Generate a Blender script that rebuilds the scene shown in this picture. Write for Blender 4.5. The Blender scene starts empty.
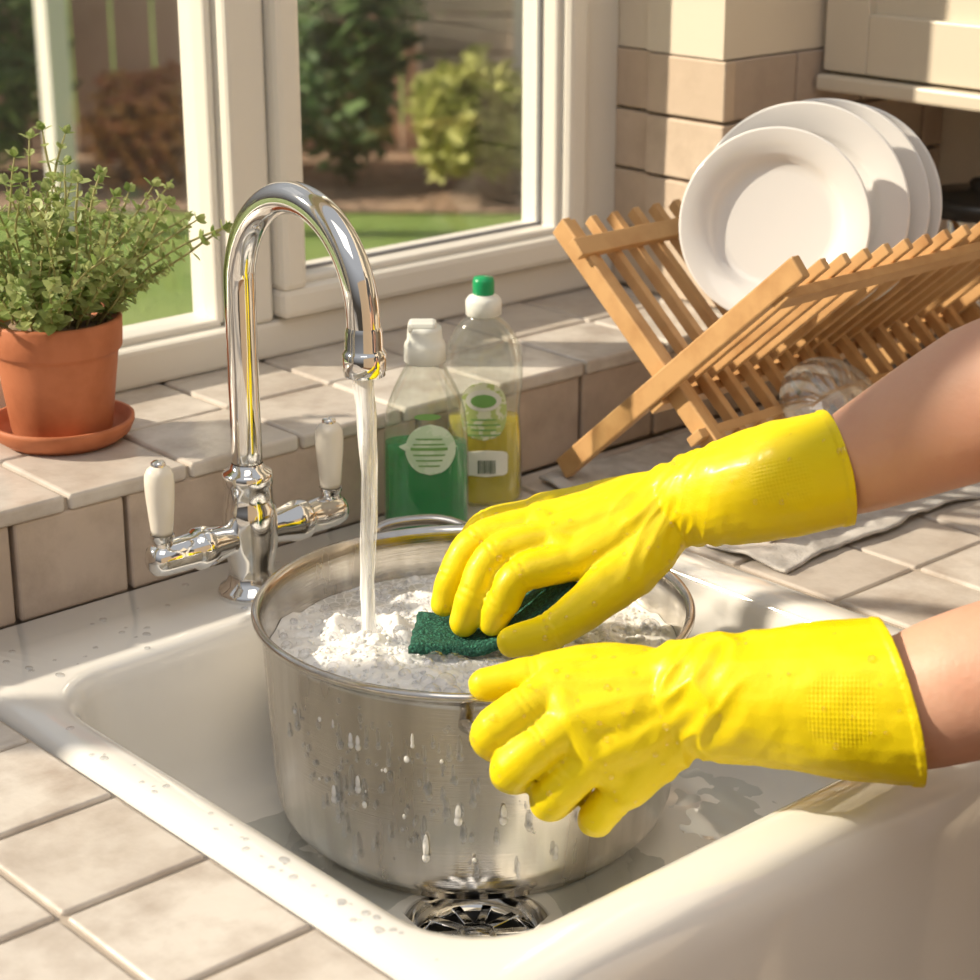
import bpy, bmesh, math, random
from mathutils import Vector, Matrix, noise
random.seed(7)
D=bpy.data; SC=bpy.context.scene; COL=SC.collection
# ------------------------------------------------------------------ camera
CAM=Vector((-.750,-1.093,.544))
hx,hy=math.cos(math.radians(48)),math.sin(math.radians(48))
th=math.radians(19.5)
F=Vector((hx*math.cos(th),hy*math.cos(th),-math.sin(th)))
R=Vector((hy,-hx,0)); U=Vector((hx*math.sin(th),hy*math.sin(th),math.cos(th)))
cd=D.cameras.new('camera'); cam=D.objects.new('camera',cd); COL.objects.link(cam)
m=Matrix((R,U,-F)).transposed().to_4x4(); m.translation=CAM; cam.matrix_world=m
cd.sensor_width=36; cd.lens=73.47; cd.clip_start=.02
cd.dof.use_dof=True; cd.dof.focus_distance=1.28; cd.dof.aperture_fstop=10
SC.camera=cam
# ------------------------------------------------------------------ helpers
def newmat(n): 
    m=D.materials.new(n); m.use_nodes=True; return m
def P(name,col,rough=.5,metal=0,trans=0,sss=0,coat=0,ior=1.45,bump=None,mott=None,spec=.5,aniso=0):
    m=newmat(name); nt=m.node_tree; b=nt.nodes['Principled BSDF']
    b.inputs['Base Color'].default_value=(*col,1); b.inputs['Roughness'].default_value=rough
    b.inputs['Metallic'].default_value=metal; b.inputs['Transmission Weight'].default_value=trans
    b.inputs['IOR'].default_value=ior; b.inputs['Coat Weight'].default_value=coat
    b.inputs['Specular IOR Level'].default_value=spec
    if sss:
        b.inputs['Subsurface Weight'].default_value=sss; b.inputs['Subsurface Scale'].default_value=.01
        b.inputs['Subsurface Radius'].default_value=(1,.5,.3)
    tc=nt.nodes.new('ShaderNodeTexCoord')
    if mott:
        n=nt.nodes.new('ShaderNodeTexNoise'); n.inputs['Scale'].default_value=mott[0]; n.inputs['Detail'].default_value=5
        r=nt.nodes.new('ShaderNodeValToRGB'); r.color_ramp.elements[0].position=mott[2]; r.color_ramp.elements[1].position=mott[3]
        r.color_ramp.elements[0].color=(*col,1); r.color_ramp.elements[1].color=(*mott[1],1)
        nt.links.new(tc.outputs['Object'],n.inputs['Vector']); nt.links.new(n.outputs['Fac'],r.inputs['Fac'])
        nt.links.new(r.outputs['Color'],b.inputs['Base Color'])
    if bump:
        n=nt.nodes.new('ShaderNodeTexNoise'); n.inputs['Scale'].default_value=bump[0]; n.inputs['Detail'].default_value=4
        bp=nt.nodes.new('ShaderNodeBump'); bp.inputs['Strength'].default_value=bump[1]; bp.inputs['Distance'].default_value=bump[2]
        nt.links.new(tc.outputs['Object'],n.inputs['Vector']); nt.links.new(n.outputs['Fac'],bp.inputs['Height'])
        nt.links.new(bp.outputs['Normal'],b.inputs['Normal'])
    return m
def clearmat(name,tint=(1,1,1),base=.04,rough=.03,milk=0,top=.75):
    m=newmat(name); nt=m.node_tree; nt.nodes.remove(nt.nodes['Principled BSDF'])
    o=nt.nodes['Material Output']; t=nt.nodes.new('ShaderNodeBsdfTransparent'); t.inputs[0].default_value=(*tint,1)
    g=nt.nodes.new('ShaderNodeBsdfGlossy'); g.inputs['Roughness'].default_value=rough
    lw=nt.nodes.new('ShaderNodeLayerWeight'); lw.inputs['Blend'].default_value=.25
    mr=nt.nodes.new('ShaderNodeMapRange'); mr.inputs['To Min'].default_value=base; mr.inputs['To Max'].default_value=top
    mx=nt.nodes.new('ShaderNodeMixShader'); src=t.outputs[0]
    if milk:
        d=nt.nodes.new('ShaderNodeBsdfDiffuse'); d.inputs[0].default_value=(.85,.88,.85,1); m2=nt.nodes.new('ShaderNodeMixShader'); m2.inputs[0].default_value=milk
        nt.links.new(t.outputs[0],m2.inputs[1]); nt.links.new(d.outputs[0],m2.inputs[2]); src=m2.outputs[0]
    nt.links.new(lw.outputs['Facing'],mr.inputs['Value']); nt.links.new(mr.outputs[0],mx.inputs[0])
    nt.links.new(src,mx.inputs[1]); nt.links.new(g.outputs[0],mx.inputs[2]); nt.links.new(mx.outputs[0],o.inputs['Surface'])
    return m
def obj(name,me,mat=None,parent=None,smooth=True):
    o=D.objects.new(name,me); COL.objects.link(o)
    if mat: me.materials.append(mat)
    if smooth: me.polygons.foreach_set('use_smooth',[True]*len(me.polygons)); me.update()
    if parent: o.parent=parent
    return o
def empty(name):
    o=D.objects.new(name,None); COL.objects.link(o); o.empty_display_size=.02; return o
def mesh(name,vs,fs):
    me=D.meshes.new(name); me.from_pydata([tuple(v) for v in vs],[],fs); me.validate(); me.update(); return me
def fixn(me):
    bm=bmesh.new(); bm.from_mesh(me); bmesh.ops.recalc_face_normals(bm,faces=bm.faces); bm.to_mesh(me); bm.free()
def loft(loops,cap0=True,cap1=True,closed=True):
    vs=[];fs=[];n=len(loops[0])
    for l in loops: vs+=l
    for i in range(len(loops)-1):
        for j in range(n if closed else n-1):
            a=i*n+j;b=i*n+(j+1)%n; fs.append((a,b,b+n,a+n))
    if cap0: fs.append(tuple(range(n-1,-1,-1)))
    if cap1: fs.append(tuple((len(loops)-1)*n+j for j in range(n)))
    return vs,fs
def lathe(name,prof,mat,seg=64,loc=(0,0,0),rot=None,parent=None,cap0=False,cap1=False):
    loops=[[Vector((r*math.cos(2*math.pi*j/seg),r*math.sin(2*math.pi*j/seg),z)) for j in range(seg)] for r,z in prof]
    vs,fs=loft(loops,cap0,cap1); 
    M=Matrix.Translation(loc)@(rot.to_4x4() if rot else Matrix())
    vs=[M@v for v in vs]
    me=mesh(name,vs,fs); fixn(me); return obj(name,me,mat,parent)
def cat(pts,rad,sub=6):
    P_=[Vector(p) for p in pts]; out=[];ro=[]
    for i in range(len(P_)-1):
        p0=P_[i-1] if i>0 else P_[i]*2-P_[i+1]; p1=P_[i];p2=P_[i+1]; p3=P_[i+2] if i+2<len(P_) else P_[i+1]*2-P_[i]
        for k in range(sub):
            t=k/sub
            out.append(.5*((2*p1)+(p2-p0)*t+(2*p0-5*p1+4*p2-p3)*t*t+(3*p1-p0-3*p2+p3)*t**3)); ro.append(rad[i]*(1-t)+rad[i+1]*t)
    out.append(P_[-1]); ro.append(rad[-1]); return out,ro
def sweep(pts,rad,seg=16,round_ends=False,flat=1.0,ref=None):
    n=len(pts); T=[]
    for i in range(n):
        a=pts[max(i-1,0)];b=pts[min(i+1,n-1)]; T.append((b-a).normalized())
    nrm=ref.copy() if ref else (Vector((0,0,1)) if abs(T[0].z)<.9 else Vector((1,0,0)))
    nrm=(nrm-T[0]*nrm.dot(T[0])).normalized(); loops=[]
    def ring(c,r,t,nn):
        b=t.cross(nn); L=[]
        for j in range(seg):
            a=2*math.pi*j/seg; L.append(c+nn*(r*flat*math.cos(a))+b*(r*math.sin(a)))
        return L
    if round_ends:
        for k in range(1,5):
            a=k/5*math.pi/2; loops.append(ring(pts[0]-T[0]*rad[0]*math.cos(a),rad[0]*math.sin(a),T[0],nrm))
    for i in range(n):
        nrm=(nrm-T[i]*nrm.dot(T[i])).normalized(); loops.append(ring(pts[i],rad[i],T[i],nrm))
    if round_ends:
        for k in range(4,0,-1):
            a=k/5*math.pi/2; loops.append(ring(pts[-1]+T[-1]*rad[-1]*math.cos(a),rad[-1]*math.sin(a),T[-1],nrm))
    return loft(loops)
def tube(name,pts,rad,mat,sub=6,seg=16,parent=None,round_ends=True,**k):
    if not isinstance(rad,(list,tuple)): rad=[rad]*len(pts)
    p,r=cat(pts,rad,sub); vs,fs=sweep(p,r,seg,round_ends,**k); me=mesh(name,vs,fs); fixn(me); return obj(name,me,mat,parent)
def box(name,lo,hi,mat,bev=0,parent=None,M=None,seg=2):
    x0,y0,z0=lo;x1,y1,z1=hi
    vs=[Vector(v) for v in [(x0,y0,z0),(x1,y0,z0),(x1,y1,z0),(x0,y1,z0),(x0,y0,z1),(x1,y0,z1),(x1,y1,z1),(x0,y1,z1)]]
    if M: vs=[M@v for v in vs]
    me=mesh(name,vs,[(0,3,2,1),(4,5,6,7),(0,1,5,4),(1,2,6,5),(2,3,7,6),(3,0,4,7)])
    o=obj(name,me,mat,parent,smooth=False)
    if bev:
        b=o.modifiers.new('b','BEVEL'); b.width=bev; b.segments=seg
    return o
def bar(name,a,b,w,t,side,mat,parent=None,bev=.001):
    a=Vector(a);b=Vector(b);d=(b-a); L=d.length; d.normalize(); s=Vector(side); s=(s-d*s.dot(d)).normalized(); n=d.cross(s)
    M=Matrix((d,s,n)).transposed().to_4x4(); M.translation=a
    return box(name,(0,-w/2,-t/2),(L,w/2,t/2),mat,bev,parent,M)
def joinobjs(objs,name,parent=None):
    dg=bpy.context.evaluated_depsgraph_get(); dg.update()
    bm=bmesh.new(); mats=[]
    for o in objs:
        e=o.evaluated_get(dg); me=D.meshes.new_from_object(e); me.transform(o.matrix_world)
        idx=[]
        for mt in me.materials:
            if mt not in mats: mats.append(mt)
            idx.append(mats.index(mt))
        for p in me.polygons: p.material_index=idx[p.material_index] if idx else 0
        bm.from_mesh(me); D.meshes.remove(me)
    me=D.meshes.new(name); bm.to_mesh(me); bm.free()
    for mt in mats: me.materials.append(mt)
    for o in objs: D.objects.remove(o)
    o=D.objects.new(name,me); COL.objects.link(o)
    if parent: o.parent=parent
    return o
def tiles(name,org,Ua,Va,N,us,vs_,th,gap,mat,bev=.003,parent=None,jit=.0006):
    org=Vector(org);Ua=Vector(Ua);Va=Vector(Va);N=Vector(N); V=[];Fs=[]
    for i in range(len(us)-1):
        for j in range(len(vs_)-1):
            u0,u1=us[i]+gap/2,us[i+1]-gap/2; v0,v1=vs_[j]+gap/2,vs_[j+1]-gap/2
            if u1-u0<.004 or v1-v0<.004: continue
            b=len(V); dz=[random.uniform(-jit,jit) for _ in range(4)]
            for zz in (0,1):
                for k,(u,v) in enumerate([(u0,v0),(u1,v0),(u1,v1),(u0,v1)]):
                    V.append(org+Ua*u+Va*v+N*((th+dz[k]) if zz else 0))
            Fs+=[tuple(b+q for q in f) for f in [(0,3,2,1),(4,5,6,7),(0,1,5,4),(1,2,6,5),(2,3,7,6),(3,0,4,7)]]
    me=mesh(name,V,Fs); fixn(me); o=obj(name,me,mat,parent,smooth=False)
    b=o.modifiers.new('b','BEVEL'); b.width=bev; b.segments=3
    return o
def fr(a,b,s):
    L=[a]; x=a
    while x+s<b-1e-6: x+=s; L.append(x)
    L.append(b); return L
# ------------------------------------------------------------------ materials
def tilemat(name,c1,c2,c3,rough=.3):
    m=newmat(name); nt=m.node_tree; b=nt.nodes['Principled BSDF']; L=nt.links.new
    g=nt.nodes.new('ShaderNodeNewGeometry'); tc=nt.nodes.new('ShaderNodeTexCoord')
    r=nt.nodes.new('ShaderNodeValToRGB'); r.color_ramp.elements[0].color=(*c1,1); r.color_ramp.elements[1].color=(*c2,1)
    n=nt.nodes.new('ShaderNodeTexNoise'); n.inputs['Scale'].default_value=22; n.inputs['Detail'].default_value=7; n.inputs['Roughness'].default_value=.6
    r2=nt.nodes.new('ShaderNodeValToRGB'); r2.color_ramp.elements[0].position=.42; r2.color_ramp.elements[1].position=.66
    r2.color_ramp.elements[0].color=(0,0,0,1); r2.color_ramp.elements[1].color=(.9,.9,.9,1)
    mx=nt.nodes.new('ShaderNodeMixRGB'); mx.inputs[2].default_value=(*c3,1)
    L(g.outputs['Random Per Island'],r.inputs['Fac']); L(tc.outputs['Object'],n.inputs['Vector']); L(n.outputs['Fac'],r2.inputs['Fac'])
    L(r2.outputs['Color'],mx.inputs[0]); L(r.outputs['Color'],mx.inputs[1]); L(mx.outputs[0],b.inputs['Base Color'])
    b.inputs['Roughness'].default_value=rough
    n2=nt.nodes.new('ShaderNodeTexNoise'); n2.inputs['Scale'].default_value=35; n2.inputs['Detail'].default_value=5
    bp=nt.nodes.new('ShaderNodeBump'); bp.inputs['Strength'].default_value=.5; bp.inputs['Distance'].default_value=.0025
    L(tc.outputs['Object'],n2.inputs['Vector']); L(n2.outputs['Fac'],bp.inputs['Height']); L(bp.outputs['Normal'],b.inputs['Normal'])
    return m
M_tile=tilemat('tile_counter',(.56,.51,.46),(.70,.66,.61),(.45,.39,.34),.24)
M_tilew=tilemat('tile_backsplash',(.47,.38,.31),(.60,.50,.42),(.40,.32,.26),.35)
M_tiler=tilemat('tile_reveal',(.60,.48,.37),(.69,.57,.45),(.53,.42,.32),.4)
M_grout=P('grout',(.42,.36,.30),.9,bump=(300,.4,.001))
M_plaster=P('plaster',(.74,.66,.54),.8,bump=(60,.15,.002))
def ceramic():
    m=P('ceramic',(.82,.81,.78),.10,coat=.3,mott=(5,(.76,.74,.70),.45,.8)); nt=m.node_tree; b=nt.nodes['Principled BSDF']; L=nt.links.new
    tc=nt.nodes.new('ShaderNodeTexCoord'); n=nt.nodes.new('ShaderNodeTexNoise'); n.inputs['Scale'].default_value=26; n.inputs['Detail'].default_value=2
    bp=nt.nodes.new('ShaderNodeBump'); bp.inputs['Strength'].default_value=.25; bp.inputs['Distance'].default_value=.0015
    L(tc.outputs['Object'],n.inputs['Vector']); L(n.outputs['Fac'],bp.inputs['Height']); L(bp.outputs['Normal'],b.inputs['Coat Normal'])
    b.inputs['Coat Weight'].default_value=.8; b.inputs['Coat Roughness'].default_value=.04
    return m
M_cer=ceramic()
M_chrome=P('chrome',(.82,.81,.79),.06,1)
M_steel=P('steel',(.60,.57,.53),.2,1)
M_porc=P('porcelain',(.80,.76,.68),.15,coat=.5)
M_white=P('white_plate',(.80,.79,.78),.12,coat=.4)
M_upvc=P('upvc',(.78,.75,.69),.3)
M_glass=clearmat('window_glass',(.99,.99,.98),.015,.03,.015,.22)
M_wood=P('beech',(.60,.36,.16),.45,mott=(30,(.44,.23,.09),.45,.75),bump=(120,.2,.001))
M_terra=P('terracotta',(.50,.17,.075),.65,mott=(40,(.40,.125,.05),.4,.7),bump=(200,.2,.001))
M_skin=P('skin',(.64,.37,.26),.5,sss=.2,bump=(220,.3,.001),mott=(14,(.56,.28,.19),.45,.8))
M_bead=clearmat('water_bead',(.95,.96,.98),.10,.02,0,.75)
def glovemat():
    m=P('yellow_rubber',(.84,.65,.0),.5,sss=.10,coat=.10,bump=None); nt=m.node_tree; b=nt.nodes['Principled BSDF']; L=nt.links.new
    b.inputs['Coat Roughness'].default_value=.2; b.inputs['Specular IOR Level'].default_value=.38
    tc=nt.nodes.new('ShaderNodeTexCoord'); sp=nt.nodes.new('ShaderNodeSeparateXYZ'); L(tc.outputs['UV'],sp.inputs[0])
    def M(op,a,b_=None,c=None):
        n=nt.nodes.new('ShaderNodeMath'); n.operation=op
        for i,x in enumerate((a,b_,c)):
            if x is None: continue
            if hasattr(x,'links'): L(x,n.inputs[i])
            else: n.inputs[i].default_value=x
        return n.outputs[0]
    s,v=sp.outputs[0],sp.outputs[1]
    k=2*math.pi/.0045
    w1=M('SINE',M('MULTIPLY',M('ADD',s,v),k)); w2=M('SINE',M('MULTIPLY',M('SUBTRACT',s,v),k)); dia=M('MULTIPLY',w1,w2)
    rr=M('SQRT',M('ADD',M('POWER',M('ABSOLUTE',M('DIVIDE',M('SUBTRACT',s,.088),.020)),3.0),M('POWER',M('ABSOLUTE',M('DIVIDE',M('SUBTRACT',v,.002),.017)),3.0)))
    mk=nt.nodes.new('ShaderNodeMapRange'); mk.inputs['From Min'].default_value=1.05; mk.inputs['From Max'].default_value=.75; L(rr,mk.inputs['Value'])
    pat=M('MULTIPLY',M('MULTIPLY',dia,mk.outputs[0]),.17)
    n=nt.nodes.new('ShaderNodeTexNoise'); n.inputs['Scale'].default_value=60; n.inputs['Detail'].default_value=4; L(tc.outputs['Object'],n.inputs['Vector'])
    nf=nt.nodes.new('ShaderNodeTexNoise'); nf.inputs['Scale'].default_value=900; nf.inputs['Detail'].default_value=2; L(tc.outputs['Object'],nf.inputs['Vector'])
    h=M('ADD',M('ADD',pat,M('MULTIPLY',n.outputs['Fac'],1.1)),M('MULTIPLY',nf.outputs['Fac'],.16))
    bp=nt.nodes.new('ShaderNodeBump'); bp.inputs['Strength'].default_value=.4; bp.inputs['Distance'].default_value=.0018; L(h,bp.inputs['Height']); L(bp.outputs['Normal'],b.inputs['Normal'])
    n3=nt.nodes.new('ShaderNodeTexNoise'); n3.inputs['Scale'].default_value=25; L(tc.outputs['Object'],n3.inputs['Vector'])
    mr=nt.nodes.new('ShaderNodeMapRange'); mr.inputs['From Min'].default_value=.35; mr.inputs['From Max'].default_value=.65; mr.inputs['To Min'].default_value=.38; mr.inputs['To Max'].default_value=.60
    L(n3.outputs['Fac'],mr.inputs['Value']); L(mr.outputs[0],b.inputs['Roughness'])
    return m
M_glove=glovemat()
def brushed():
    m=P('brushed_steel',(.60,.56,.51),.24,1); nt=m.node_tree; b=nt.nodes['Principled BSDF']; L=nt.links.new
    tc=nt.nodes.new('ShaderNodeTexCoord'); mp=nt.nodes.new('ShaderNodeMapping'); mp.inputs['Scale'].default_value=(3,3,260)
    n=nt.nodes.new('ShaderNodeTexNoise'); n.inputs['Scale'].default_value=4; n.inputs['Detail'].default_value=4
    bp=nt.nodes.new('ShaderNodeBump'); bp.inputs['Strength'].default_value=.25; bp.inputs['Distance'].default_value=.0006
    mp3=nt.nodes.new('ShaderNodeMapping'); mp3.inputs['Scale'].default_value=(40,40,6)
    n3=nt.nodes.new('ShaderNodeTexNoise'); n3.inputs['Scale'].default_value=1; n3.inputs['Detail'].default_value=5
    mr=nt.nodes.new('ShaderNodeMapRange'); mr.inputs['From Min'].default_value=.35; mr.inputs['From Max'].default_value=.65; mr.inputs['To Min'].default_value=.08; mr.inputs['To Max'].default_value=.30
    cr=nt.nodes.new('ShaderNodeValToRGB'); cr.color_ramp.elements[0].color=(.74,.71,.66,1); cr.color_ramp.elements[1].color=(.50,.46,.41,1); cr.color_ramp.elements[0].position=.35; cr.color_ramp.elements[1].position=.68
    L(tc.outputs['Object'],mp.inputs[0]); L(mp.outputs[0],n.inputs['Vector']); L(n.outputs['Fac'],bp.inputs['Height']); L(bp.outputs['Normal'],b.inputs['Normal'])
    L(tc.outputs['Object'],mp3.inputs[0]); L(mp3.outputs[0],n3.inputs['Vector']); L(n3.outputs['Fac'],mr.inputs['Value']); L(mr.outputs[0],b.inputs['Roughness']); L(n3.outputs['Fac'],cr.inputs[0]); L(cr.outputs[0],b.inputs['Base Color'])
    return m
M_pot=brushed()
M_cab=P('cream_paint',(.70,.63,.51),.4)
# ------------------------------------------------------------------ room shell
WY=.065; WIN=.26; SILL=.082; WL=-2.0
box('floor',(-2.6,-3.0,-.95),(.95,.09,-.9),P('floor_oak',(.18,.10,.055),.4,mott=(5,(.12,.065,.03),.4,.7)))
ww=[box('w1',(-2.6,WY+.012,-.9),(.97,.36,SILL-.012),M_grout),
    box('w2',(-2.6,.11,SILL-.012),(WL,.36,1.6),M_plaster),
    box('w3',(.632,.124,SILL-.012),(.97,.36,1.6),M_plaster),
    box('w4',(WL,.11,1.15),(.632,.36,1.6),M_plaster),
    box('w5',(.622,.12,.31),(.64,.30,1.15),M_plaster),
    box('w6',(.62,.113,.31),(.97,.1235,1.6),M_plaster),
    box('w7',(.614,.1115,.31),(.639,.205,1.149),M_plaster)]
joinobjs(ww,'wall_window')
box('wall_right',(.95,-3,-.9),(1.05,.122,1.6),M_plaster)
box('wall_back',(-2.6,-3.1,-.9),(1.05,-3.0,1.6),P('back_paint',(.34,.27,.20),.8))
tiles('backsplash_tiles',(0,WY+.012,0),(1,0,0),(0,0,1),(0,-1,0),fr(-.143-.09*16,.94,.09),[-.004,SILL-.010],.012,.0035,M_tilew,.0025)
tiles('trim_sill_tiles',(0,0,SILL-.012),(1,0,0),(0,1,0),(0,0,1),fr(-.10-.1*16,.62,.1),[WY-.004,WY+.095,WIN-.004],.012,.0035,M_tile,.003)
box('trim_sill_bed',(WL,WY+.002,SILL-.013),(.94,WIN+.06,SILL-.003),M_grout)
tiles('wall_reveal_tiles',(.628,0,0),(0,1,0),(0,0,1),(-1,0,0),[.205,WIN-.0],fr(SILL,.31,.057),.008,.003,M_tiler,.002)
tiles('wall_pier_tiles',(.628,0,0),(0,1,0),(0,0,1),(-1,0,0),[.106,.205],fr(SILL,.31,.057),.015,.003,M_tiler,.002)
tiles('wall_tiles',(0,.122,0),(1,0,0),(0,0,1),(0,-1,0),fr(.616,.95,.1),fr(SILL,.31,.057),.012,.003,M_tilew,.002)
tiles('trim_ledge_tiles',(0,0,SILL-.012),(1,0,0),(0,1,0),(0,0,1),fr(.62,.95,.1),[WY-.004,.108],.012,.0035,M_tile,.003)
SX0,SX1=-.224,.306
def counter(name,x0,x1,xs,ys,front=-.50):
    e=empty(name)
    box('bed',(x0,front+.008,-.03),(x1,WY,-.0050),M_grout,0,e)
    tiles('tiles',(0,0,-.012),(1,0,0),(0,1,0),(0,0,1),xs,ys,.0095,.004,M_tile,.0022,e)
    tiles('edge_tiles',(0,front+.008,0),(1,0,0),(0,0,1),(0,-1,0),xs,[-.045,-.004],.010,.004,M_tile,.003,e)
    box('cabinet',(x0,front+.03,-.9),(x1,WY,-.03),M_cab,0,e)
    box('cabinet_door',(x0+.02,front+.015,-.82),(x1-.02,front+.03,-.07),M_cab,.003,e)
    return e
ysl=[-.50,-.472,-.378,-.284,-.19,-.096,-.002,WY]
counter('countertop',-1.9,SX0-.001,[-1.9]+[ SX0-.001-.092*k for k in range(18,-1,-1)],ysl)
counter('countertop',.307,.945,fr(.307,.945,.094),ysl)
# ------------------------------------------------------------------ window
def window():
    e=empty('window_1')
    y0,y1=WIN-.012,WIN+.05; zt=1.15
    def b(n,x0,x1,z0,z1,ya=y0,yb=y1,bev=.004): return box(n,(x0,ya,z0),(x1,yb,z1),M_upvc,bev,e)
    b('frame_bottom',WL,.62,SILL,SILL+.032)
    b('frame_top',WL,.62,zt-.04,zt)
    b('frame_right',.574,.622,SILL+.032,zt-.04); b('frame_left',WL,WL+.05,SILL+.032,zt-.04)
    xm=.175
    b('mullion_1',xm,xm+.038,SILL+.032,zt-.04); b('mullion_2',-.62,-.58,SILL+.032,zt-.04); b('mullion_3',-1.3,-1.26,SILL+.032,zt-.04)
    for (x0,x1) in ((-.58,xm),(-1.26,-.62),(WL+.05,-1.3)):
        b('bead_b',x0,x1,SILL+.030,SILL+.038,y0+.018,y1-.006,.003); b('bead_r',x1-.008,x1,SILL+.03,zt-.04,y0+.018,y1-.006,.003)
        b('bead_l',x0,x0+.008,SILL+.03,zt-.04,y0+.018,y1-.006,.003)
        box('pane',(x0,WIN+.022,SILL+.03),(x1,WIN+.026,zt-.04),M_glass,0,e)
    sx0,sx1,sz0,sz1=xm+.040,.572,SILL+.034,zt-.042; w=.026; ya=y0-.012; yb=y1-.014
    b('sash_b',sx0,sx1,sz0,sz0+w,ya,yb,.006); b('sash_t',sx0,sx1,sz1-w,sz1,ya,yb,.006)
    b('sash_l',sx0,sx0+w,sz0+w-.002,sz1-w+.002,ya,yb,.006); b('sash_r',sx1-w,sx1,sz0+w-.002,sz1-w+.002,ya,yb,.006)
    b('sb2',sx0+w-.002,sx1-w+.002,sz0+w-.002,sz0+w+.006,ya+.012,yb,.003); b('sl2',sx0+w-.002,sx0+w+.006,sz0+w,sz1-w,ya+.012,yb,.003)
    b('sr2',sx1-w-.006,sx1-w+.002,sz0+w,sz1-w,ya+.012,yb,.003)
    box('pane',(sx0+w-.004,WIN+.012,sz0+w-.004),(sx1-w+.004,WIN+.016,sz1-w),M_glass,0,e)
    gk=P('seal_grey',(.25,.25,.26),.4)
    box('seal',(sx0+w+.005,WIN+.008,sz0+w+.0055),(sx1-w-.005,WIN+.012,sz0+w+.0085),gk,0,e)
    box('seal',(sx1-w-.0085,WIN+.008,sz0+w+.0055),(sx1-w-.0055,WIN+.012,sz1-w),gk,0,e)
window()
# ------------------------------------------------------------------ garden
def shrub(name,c,rad,n,c1,c2,leaf=.05):
    m=newmat(name+'_leaves'); nt=m.node_tree; b=nt.nodes['Principled BSDF']
    g=nt.nodes.new('ShaderNodeNewGeometry'); r=nt.nodes.new('ShaderNodeValToRGB')
    r.color_ramp.elements[0].color=(*c1,1); r.color_ramp.elements[1].color=(*c2,1)
    nt.links.new(g.outputs['Random Per Island'],r.inputs[0]); nt.links.new(r.outputs[0],b.inputs['Base Color']); b.inputs['Roughness'].default_value=.6
    tl=nt.nodes.new('ShaderNodeBsdfTranslucent'); nt.links.new(r.outputs[0],tl.inputs[0]); mx=nt.nodes.new('ShaderNodeMixShader'); mx.inputs[0].default_value=.4
    nt.links.new(b.outputs[0],mx.inputs[1]); nt.links.new(tl.outputs[0],mx.inputs[2]); nt.links.new(mx.outputs[0],nt.nodes['Material Output'].inputs['Surface'])
    V=[];Fs=[];c=Vector(c)
    for i in range(n):
        d=Vector((random.gauss(0,1),random.gauss(0,1),random.gauss(0,1))).normalized()*random.uniform(.5,1)**.5
        lump=1+.5*noise.noise(d*2.4+c)
        p=c+Vector((d.x*rad[0],d.y*rad[1],d.z*rad[2]))*lump
        if p.z<c.z-rad[2]*.98: continue
        a=Vector((random.gauss(0,1),random.gauss(0,1),random.gauss(0,1))).normalized(); q=a.orthogonal().normalized()
        s=leaf*random.uniform(.6,1.3); k=len(V)
        V+=[p-a*s,p+q*s*.45,p+a*s,p-q*s*.45]; Fs.append((k,k+1,k+2,k+3))
    return obj(name,mesh(name,V,Fs),m,None,False)
def CW(r,h,z):
    return (CAM.x+h*hx+r*hy, CAM.y+h*hy-r*hx, z)
GZ=-.75
gd=empty('garden_ground')
M_lawn=P('lawn_grass',(.17,.29,.055),.8,mott=(1.2,(.28,.38,.10),.35,.7),bump=(60,1,.03))
me=mesh('lawn',[(-8,.4,GZ),(14,.4,GZ),(14,14,GZ),(-8,14,GZ)],[(0,1,2,3)]); obj('lawn',me,M_lawn,gd)
soil=P('soil',(.24,.16,.11),.95,mott=(8,(.36,.26,.18),.4,.7),bump=(20,.8,.05))
V=[CW(-5,6.4,GZ+.01),CW(6,6.1,GZ+.01),CW(6,8,GZ+.01),CW(-5,8,GZ+.01)]
obj('flower_bed',mesh('flower_bed',V,[(0,1,2,3)]),soil,gd)
M_fence=P('fence_timber',(.60,.43,.35),.8,mott=(3,(.46,.31,.24),.4,.7))
fp=[]
for i in range(70):
    r0=-4+i*.15; a=Vector(CW(r0,7.4,GZ)); 
    fp.append(bar('p',a,a+Vector((0,0,1.7)),.138,.02,(hy,-hx,0),M_fence,None,.0))
joinobjs(fp,'garden_fence')
box('garden_post',(-.035,-.035,GZ),(.035,.035,1.0),P('post_white',(.80,.78,.74),.6),.005,None,Matrix.Translation(Vector(CW(-1.29,6.0,0))))
sh=empty('garden_shed'); Ms=P('shed_cladding',(.60,.50,.41),.8,mott=(4,(.48,.38,.30),.4,.7)); Mr=P('shed_roof',(.25,.20,.18),.9)
Msh=Matrix.Translation(Vector(CW(.30,7.1,GZ)))@Matrix.Rotation(math.radians(-42),4,'Z')
for k in range(12): box('board',(-.55,-.03-.004*(k%2),.02+k*.13),(.9,.03,.02+k*.13+.120),Ms,.004,sh,Msh)
box('side',(-.55,-.02,0),(-.52,.25,1.58),Ms,0,sh,Msh); box('roof',(-.65,-.15,1.58),(1.0,.25,1.64),Mr,.01,sh,Msh); box('door_trim',(-.22,-.05,0),(-.17,-.034,1.45),P('shed_trim',(.75,.72,.66),.6),0,sh,Msh)
shrub('garden_shrub',CW(-1.80,6.8,-.25),(.34,.34,.45),2200,(.06,.12,.04),(.20,.32,.10))
shrub('garden_shrub',CW(-1.15,6.8,-.55),(.17,.2,.18),800,(.40,.13,.07),(.52,.30,.11))
shrub('garden_shrub',CW(-.46,6.7,-.12),(.19,.22,.6),1800,(.04,.10,.03),(.14,.25,.07))
shrub('garden_shrub',CW(-.06,6.4,-.47),(.17,.18,.18),1300,(.34,.38,.08),(.62,.62,.22))
shrub('garden_shrub',CW(.17,6.6,-.58),(.16,.14,.17),900,(.44,.36,.30),(.66,.58,.46))
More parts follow.
